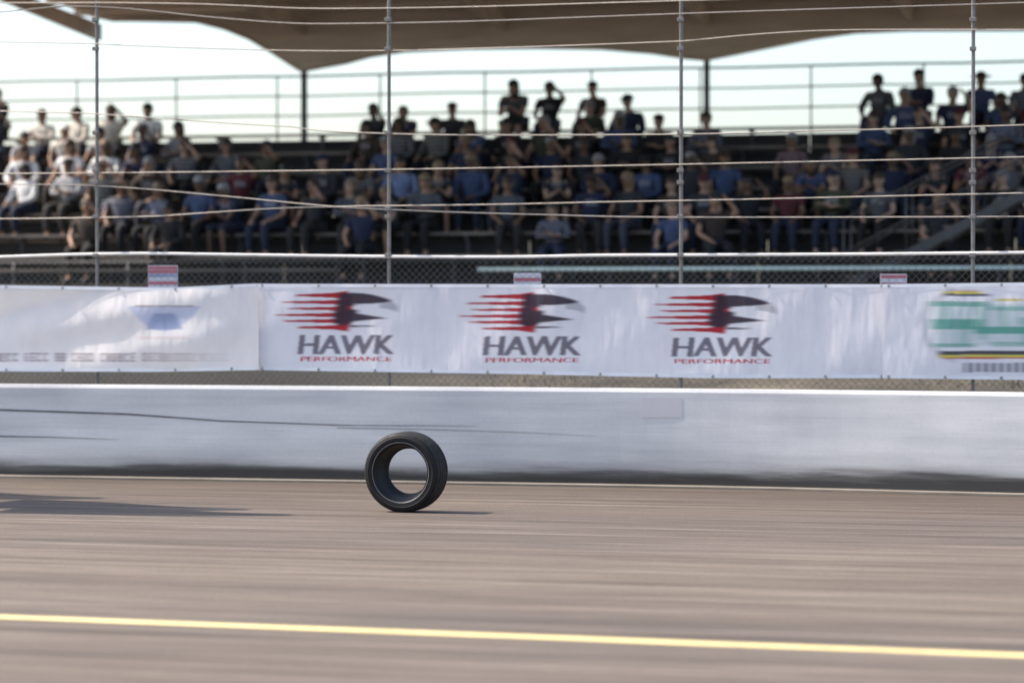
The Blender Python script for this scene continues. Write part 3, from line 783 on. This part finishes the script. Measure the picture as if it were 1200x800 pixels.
class Chain:
    def __init__(s): s.v = []; s.e = []; s.r = []; s.i = {}
    def add(s, key, p, r, parent=None):
        s.i[key] = len(s.v); s.v.append(tuple(p)); s.r.append(r)
        if parent is not None: s.e.append((s.i[parent], s.i[key]))

def lerp(a, b, t): return tuple(a[i] * (1 - t) + b[i] * t for i in range(3))
def make_pose(P):
    """P: joints; returns meshes of body, shirt, trousers, shoe pair"""
    b = Chain()
    b.add('hip', P['hip'], (.13, .10)); b.add('waist', lerp(P['hip'], P['chest'], .45), (.12, .09), 'hip')
    b.add('chest', P['chest'], (.14, .10), 'waist'); b.add('neck', P['neck'], .052, 'chest')
    hd = P['head']
    b.add('jaw', (hd[0], hd[1] - .012, hd[2] - .085), .060, 'neck'); b.add('head', hd, (.078, .088), 'jaw'); b.add('crown', (hd[0], hd[1] + .01, hd[2] + .07), .062, 'head')
    b.add('nose', (hd[0] + P['turn'] * .05, hd[1] - .105, hd[2] - .035), .014, 'head')
    for s_, k in ((-1, 'l'), (1, 'r')):
        b.add('ear' + k, (hd[0] + s_ * .086, hd[1] + .012, hd[2] - .02), .014, 'head')
        sh, el, wr = P['sh' + k], P['el' + k], P['wr' + k]
        b.add('sh' + k, sh, .052, 'chest'); b.add('el' + k, el, .040, 'sh' + k); b.add('wr' + k, wr, .026, 'el' + k)
        d = (Vector(wr) - Vector(el)).normalized(); side_ = d.cross(Vector((0, 0, 1)));
        if side_.length < .1: side_ = Vector((1, 0, 0))
        side_.normalize(); dn = Vector((0, 0, -1)) if abs(d.z) < .8 else Vector((0, -1, 0))
        palm = Vector(wr) + d * .055; b.add('pa' + k, palm, (.030, .020), 'wr' + k)
        for q, (off, ln) in enumerate(((-.030, .055), (-.010, .068), (.010, .062), (.030, .048))):
            m1 = palm + d * ln * .55 + side_ * off; m2 = m1 + d * ln * .35 + dn * .022
            b.add('f%d' % q + k, m1, .0095, 'pa' + k); b.add('g%d' % q + k, m2, .008, 'f%d' % q + k)
        th = Vector(wr) + d * .03 + side_ * (-s_ * .038); b.add('t' + k, th, .0105, 'pa' + k); b.add('u' + k, th + d * .03 + dn * .008, .009, 't' + k)
        hp = (P['hip'][0] + s_ * .09, P['hip'][1] - .02, P['hip'][2] - .01)
        b.add('hj' + k, hp, .080, 'hip'); b.add('kn' + k, P['kn' + k], .056, 'hj' + k)
        b.add('an' + k, P['an' + k], .038, 'kn' + k); b.add('ft' + k, P['ft' + k], (.036, .026), 'an' + k)
    body = skin_mesh('body', b.v, b.e, b.r)
    s = Chain(); hx = P['hip']
    s.add('w', lerp(P['hip'], P['chest'], .02), (.155, .125)); s.add('m', lerp(P['hip'], P['chest'], .5), (.150, .120), 'w'); s.add('c', (P['chest'][0], P['chest'][1], P['chest'][2] + .01), (.165, .120), 'm')
    s.add('n', lerp(P['chest'], P['neck'], .62), (.085, .075), 'c')
    for k in 'lr':
        sh, el = P['sh' + k], P['el' + k]; s.add('s' + k, sh, .073, 'c'); s.add('q' + k, lerp(sh, el, P['sleeve']), .062, 's' + k)
        if P['sleeve'] > .95: s.add('z' + k, lerp(el, P['wr' + k], .85), .042, 'q' + k)
    shirt = skin_mesh('shirt', s.v, s.e, s.r)
    t = Chain(); t.add('h', P['hip'], (.150, .125))
    for s_, k in ((-1, 'l'), (1, 'r')):
        t.add('j' + k, (P['hip'][0] + s_ * .09, P['hip'][1] - .03, P['hip'][2] - .005), .098, 'h'); t.add('k' + k, P['kn' + k], .074, 'j' + k)
        if P['long']: t.add('a' + k, lerp(P['kn' + k], P['an' + k], .9), .058, 'k' + k)
        else: t.add('a' + k, lerp(P['kn' + k], P['an' + k], .12), .076, 'k' + k)
    tro = skin_mesh('trousers', t.v, t.e, t.r)
    shoes = []
    for k in 'lr':
        a, f = Vector(P['an' + k]), Vector(P['ft' + k]); c = (a + f) / 2; mb = MB()
        mb.ell((c.x, c.y - .01, .045), (.050, .135, .045), 10, 6); shoes.append(mb.mesh('shoe', True))
    return dict(body=body, shirt=shirt, trousers=tro, shoes=shoes, head=hd, turn=P['turn'])

def base_pose(**kw):
    P = dict(hip=(0, .05, .53), chest=(0, .085, .90), neck=(0, .06, 1.06), head=(0, .03, 1.185), turn=0,
             shl=(-.185, .08, .955), shr=(.185, .08, .955), ell=(-.245, -.03, .70), elr=(.245, -.03, .70), wrl=(-.15, -.25, .60), wrr=(.15, -.25, .60),
             knl=(-.13, -.40, .52), knr=(.13, -.40, .52), anl=(-.14, -.36, .09), anr=(.14, -.36, .09), ftl=(-.15, -.47, .04), ftr=(.15, -.47, .04), sleeve=.6, long=True)
    P.update(kw); return P
poses = {
    'sitting with hands on knees': make_pose(base_pose(wrl=(-.14, -.30, .60), wrr=(.14, -.30, .60))),
    'sitting with arms folded': make_pose(base_pose(ell=(-.25, -.04, .74), elr=(.25, -.04, .74), wrl=(.05, -.15, .76), wrr=(-.06, -.17, .79), sleeve=1.0, turn=.3)),
    'leaning forward with elbows on knees': make_pose(base_pose(chest=(0, -.09, .86), neck=(0, -.17, .99), head=(.01, -.22, 1.10), shl=(-.185, -.11, .91), shr=(.185, -.11, .91),
        ell=(-.18, -.33, .64), elr=(.18, -.33, .64), wrl=(-.05, -.46, .72), wrr=(.05, -.46, .74), long=False)),
    'holding a hand up to the brow': make_pose(base_pose(elr=(.30, -.14, .98), wrr=(.14, -.16, 1.17), wrl=(-.12, -.28, .60), turn=-.3)),
    'half turned to the side': make_pose(base_pose(head=(-.02, .03, 1.18), turn=-1, ell=(-.29, .02, .72), wrl=(-.20, -.20, .62), wrr=(.04, -.22, .62), sleeve=1.0)),
}
stand_pose = dict(hip=(0, .03, .95), chest=(0, .04, 1.32), neck=(0, .02, 1.49), head=(0, -.01, 1.62), turn=0, shl=(-.19, .04, 1.38), shr=(.19, .04, 1.38),
                  ell=(-.27, .06, 1.10), elr=(.27, .06, 1.10), wrl=(-.25, -.08, .90), wrr=(.25, -.08, .90), knl=(-.11, .0, .50), knr=(.11, .0, .50), anl=(-.12, .03, .09), anr=(.12, .03, .09),
                  ftl=(-.13, -.10, .04), ftr=(.13, -.10, .04), sleeve=.6, long=True)
standing = make_pose(stand_pose)
sp2 = dict(stand_pose); sp2.update(ell=(-.24, -.16, 1.20), wrl=(-.10, -.22, 1.34), elr=(.24, -.16, 1.20), wrr=(.08, -.22, 1.36)); standing2 = make_pose(sp2)

def hair_mesh(kind):
    mb = MB()
    if kind in ('short', 'long'):
        mb.ell((0, .012, .018), (.094, .108, .098), 14, 7, -.12)
        if kind == 'long': mb.ell((0, .052, -.06), (.090, .066, .155), 12, 7)
        else: mb.ell((0, .045, -.01), (.086, .074, .09), 12, 6)
    elif kind == 'cap':
        mb.ell((0, .01, .028), (.099, .112, .088), 14, 6, 0.0)
        v = []
        for i in range(9):
            a = PI + PI * i / 8
            v += [(.088 * math.cos(a), -.06 + .03 * math.sin(a), .036), (.080 * math.cos(a), -.075 + .11 * math.sin(a), .018)]
        nn = len(v); v += [(x, y, z + .007) for x, y, z in v]
        f = []
        for i in range(8):
            f += [(2 * i, 2 * i + 1, 2 * i + 3, 2 * i + 2), (nn + 2 * i, nn + 2 * i + 2, nn + 2 * i + 3, nn + 2 * i + 1), (2 * i + 1, nn + 2 * i + 1, nn + 2 * i + 3, 2 * i + 3)]
        mb.add(v, f)
    elif kind == 'sunhat':
        mb.ell((0, .01, .03), (.097, .108, .085), 14, 6, 0.0)
        pts = []
        for i in range(20):
            a = 2 * PI * i / 20
            pts += [(.095 * math.cos(a), .01 + .105 * math.sin(a), .040), (.185 * math.cos(a), .01 + .195 * math.sin(a), .018), (.185 * math.cos(a), .01 + .195 * math.sin(a), .026), (.095 * math.cos(a), .01 + .105 * math.sin(a), .050)]
        mb.add(pts, [(4 * i + j, 4 * ((i + 1) % 20) + j, 4 * ((i + 1) % 20) + (j + 1) % 4, 4 * i + (j + 1) % 4) for i in range(20) for j in range(4)])
    return mb.mesh('hair' if kind in ('short', 'long') else kind, True)
HM = {k: hair_mesh(k) for k in ('short', 'long', 'cap', 'sunhat')}
g_ = MB()
for s_ in (-1, 1): g_.ell((s_ * .034, -.088, -.002), (.028, .014, .019), 8, 5)
g_.box(-.012, .012, -.100, -.092, .002, .008); g_.box(-.084, -.080, -.09, .01, .000, .007); g_.box(.080, .084, -.09, .01, .000, .007)
GL = g_.mesh('sunglasses', True)
e_ = MB(); e_.ell((0, 0, 0), (.012, .008, .008), 8, 5); EYE = e_.mesh('eye', True); EYE.materials.append(M['lens'])
for d in list(poses.values()) + [standing, standing2]:
    d['body'].materials.append(M['skin']); d['shirt'].materials.append(M['cloth']); d['trousers'].materials.append(M['denim']); [q.materials.append(M['shoe']) for q in d['shoes']]
for k, m_ in HM.items(): m_.materials.append(M['hair' if k in ('short', 'long') else 'cloth'])
GL.materials.append(M['lens'])

SH = {'black': (.012, .012, .014), 'charcoal': (.028, .029, .033), 'navy': (.016, .022, .055), 'denim blue': (.05, .075, .15), 'pale blue': (.20, .26, .40), 'slate grey': (.085, .09, .10),
      'white': (.72, .71, .69), 'cream': (.60, .55, .47), 'dark brown': (.045, .030, .022), 'maroon': (.09, .015, .02), 'olive': (.05, .052, .028), 'light grey': (.34, .34, .35), 'red': (.30, .03, .04), 'pink': (.62, .22, .27)}
SKN = [(.38, .23, .155), (.33, .19, .12), (.22, .125, .075), (.13, .072, .045), (.42, .27, .19)]
HR = {'dark': (.012, .009, .007), 'brown': (.05, .028, .015), 'fair': (.22, .15, .08), 'grey': (.25, .24, .23)}
pr = random.Random(21)
def person(loc, rz, d, shirt, trou, head_kind, head_col, skin, glasses, label, group, scale=1.0):
    root = empty('person', loc, rz); root.scale = (scale,) * 3
    tag(root, label, 'person', group)
    for nm, c in (('body', skin), ('shirt', SH[shirt]), ('trousers', trou), ):
        o = link(nm, d[nm], None, root); o.color = (*c, 1)
    for q in d['shoes']: o = link('shoe', q, None, root); o.color = (.05, .05, .055, 1)
    hd = d['head']; tz = d['turn'] * .45
    o = link({'short': 'hair', 'long': 'hair', 'cap': 'cap', 'sunhat': 'sun_hat'}[head_kind], HM[head_kind], None, root)
    o.location = hd; o.rotation_euler = (0, 0, tz); o.color = (*head_col, 1)
    if glasses:
        o = link('sunglasses', GL, None, root); o.location = hd; o.rotation_euler = (0, 0, tz)
    else:
        for s_ in (-1, 1):
            p = Matrix.Rotation(tz, 3, 'Z') @ Vector((s_ * .032, -.082, .0))
            o = link('eye', EYE, None, root); o.location = Vector(hd) + p
    return root
ORD = ['first', 'second', 'third', 'fourth', 'fifth', 'sixth', 'seventh', 'eighth', 'ninth', 'tenth', 'eleventh', 'twelfth', 'thirteenth', 'fourteenth', 'fifteenth', 'sixteenth', 'seventeenth',
       'eighteenth', 'nineteenth', 'twentieth', 'twenty-first', 'twenty-second', 'twenty-third', 'twenty-fourth', 'twenty-fifth', 'twenty-sixth', 'twenty-seventh', 'twenty-eighth', 'twenty-ninth', 'thirtieth']
ROWN = {0: 'top', 1: 'second highest', 2: 'third highest', 3: 'middle', 4: 'third lowest', 5: 'second lowest', 6: 'front'}
occ = {0: [(-60, 30), (590, 700), (1020, 1110), (1140, 1215)],
       1: [(-70, 215), (430, 560), (690, 745), (1050, 1240)],
       2: [(-80, 225), (420, 830), (1010, 1250)],
       3: [(-80, 1250)], 4: [(-80, 1250)], 5: [(-80, 1250)], 6: [(-80, 1250)]}
special = {(1, 70): 'cream', (1, 125): 'cream', (1, 175): 'white', (3, 45): 'white', (3, 100): 'white', (4, 20): 'white', (4, 66): 'light grey', (2, 40): 'light grey', (2, 130): 'light grey', (2, 85): 'cream'}
dark_pool = ['black', 'black', 'charcoal', 'charcoal', 'navy', 'navy', 'slate grey', 'dark brown', 'denim blue', 'olive', 'maroon']
blue_pool = ['denim blue', 'navy', 'pale blue', 'slate grey', 'charcoal', 'navy']
for k in range(NR):
    idx = 0
    for xa, xb in occ[k]:
        x = xa + pr.uniform(0, 15)
        while x < xb:
            if k in (3, 4, 5, 6) and pr.random() < (.16, .12, .18, .48)[k - 3]:
                x += pr.uniform(40, 62); continue
            v = rowv(k); u = gx(x, v)
            pool = blue_pool if (k in (3, 4) and 260 < x < 900 and pr.random() < .5) or (k == 5 and pr.random() < .35) else dark_pool
            sc_ = pr.choice(pool)
            for (kk, sx), c in special.items():
                if kk == k and abs(sx - x) < 23: sc_ = c
            hk = pr.choices(['short', 'long', 'cap', 'sunhat'], [.45, .22, .26, .07])[0]
            if hk in ('short', 'long'): hn = pr.choice(['dark', 'dark', 'brown', 'brown', 'fair', 'grey']); hc = HR[hn]; ht = f'{hn} {"long " if hk == "long" else "short "}hair'
            else: hn = pr.choice(['black', 'charcoal', 'navy', 'white' if x < 250 else 'black', 'maroon']) if hk == 'cap' else 'dark brown'; hc = SH[hn]; ht = f'{hn} {"cap" if hk == "cap" else "sun hat"}'
            pn = pr.choice(list(poses))
            ordn = f'{ORD[idx]} from the left' if -20 < x < 1220 else ('off the left edge' if x < 0 else 'off the right edge')
            if -20 < x < 1220: idx += 1
            lab = f'spectator, {sc_} top, {ht}, {ROWN[k]} bench row, {ordn}'
            tr = pr.choice([(.012, .013, .018), (.02, .026, .05), (.03, .028, .026), (.05, .055, .075), (.012, .012, .012)])
            person(tuple(G(u, v + .0, rowz(k) - .43)), -R(YAW) + pr.uniform(-.35, .35), poses[pn], sc_, tr, hk, hc, pr.choice(SKN), pr.random() < .5, lab, 'spectators seated in the grandstand', pr.uniform(.93, 1.04))
            x += pr.uniform(38, 56)
# small striped signs tied to the back of the fence, showing just over the banners
M['sign_red'] = simple('faded_red_print', (.50, .16, .20), .7, 0, .15, 8)
M['sign_white'] = simple('faded_white_print', (.62, .62, .68), .7, 0, .1, 8)
M['sign_blue'] = simple('faded_blue_print', (.30, .36, .50), .7, 0, .1, 8)
for x, y0, wd, cols, lab in ((191, 311, .30, ('red', 'red', 'blue', 'white', 'red', 'white'), 'small red and pale blue striped sign showing over the billowing left banner'),
                             (618, 320, .26, ('white', 'red', 'white', 'red'), 'small pink and white striped sign showing above the middle streaked bird mark'),
                             (1047, 321, .24, ('red', 'white', 'red', 'red'), 'small pink striped sign showing at the joint before the green lettered banner')):
    u, zt = ux(x, FV + .05), zy(x, y0, FV + .05)
    root = empty('striped_sign', tuple(F(u, FV + .05, zt - .42)), -R(YAW)); tag(root, lab, 'sign', 'small striped signs on the fence')
    mb = MB(); mb.box(-wd / 2, wd / 2, 0, .006, 0, .42); mb.build('sign_board', M['sign_white'], root, bevel=.002)
    z = .415
    for c in cols:
        mb = MB(); mb.box(-wd / 2 + .006, wd / 2 - .006, -.003, -.0005, z - .034, z - .003); mb.build('stripe', M['sign_' + c], root); z -= .036

# ------------------------------------------------------------------ invented feather flags out of frame left, added only to cast shadows on the asphalt
def flag(x, y, h, label):
    root = empty('shadow_flag', (x, y, .004), R(75)); tag(root, label, 'flag', 'added shadow flags out of frame')
    mb = MB(); pts = [(0, 0, 0), (0, 0, h * .7), (.03, 0, h * .85), (.14, 0, h * .95), (.32, 0, h)]; mb.tube(pts, [.02, .016, .012, .009, .007], 8); mb.build('pole', M['darksteel'], root, True)
    mb = MB(); n = 14
    for i in range(n + 1):
        t = i / n; z = h * .22 + (h * .76) * t; xl = .02 + (.0 if t < .6 else .28 * ((t - .6) / .4) ** 2); wd = 1.05 * (1 - .9 * t ** 1.6)
        for j in range(4): mb.v.append((xl + wd * j / 3, .05 * math.sin(j * 1.3 + t * 5), z))
    for i in range(n):
        for j in range(3): mb.f.append((i * 4 + j, i * 4 + j + 1, i * 4 + j + 5, i * 4 + j + 4))
    mb.build('shadow_cloth', M['hem'], root, True)
    mb = MB(); mb.box(-.2, .2, -.2, .2, 0, .05); mb.build('base_plate', M['darksteel'], root, bevel=.01)
flag(-4.7, 23.35, 3.5, 'added shadow-casting feather flag just outside the left edge of the frame, nearer the camera')
flag(-5.0, 23.95, 3.4, 'added shadow-casting feather flag off the left edge of the frame, middle one of three')
flag(-6.1, 25.3, 3.1, 'added shadow-casting feather flag off the left edge of the frame, nearest the wall')
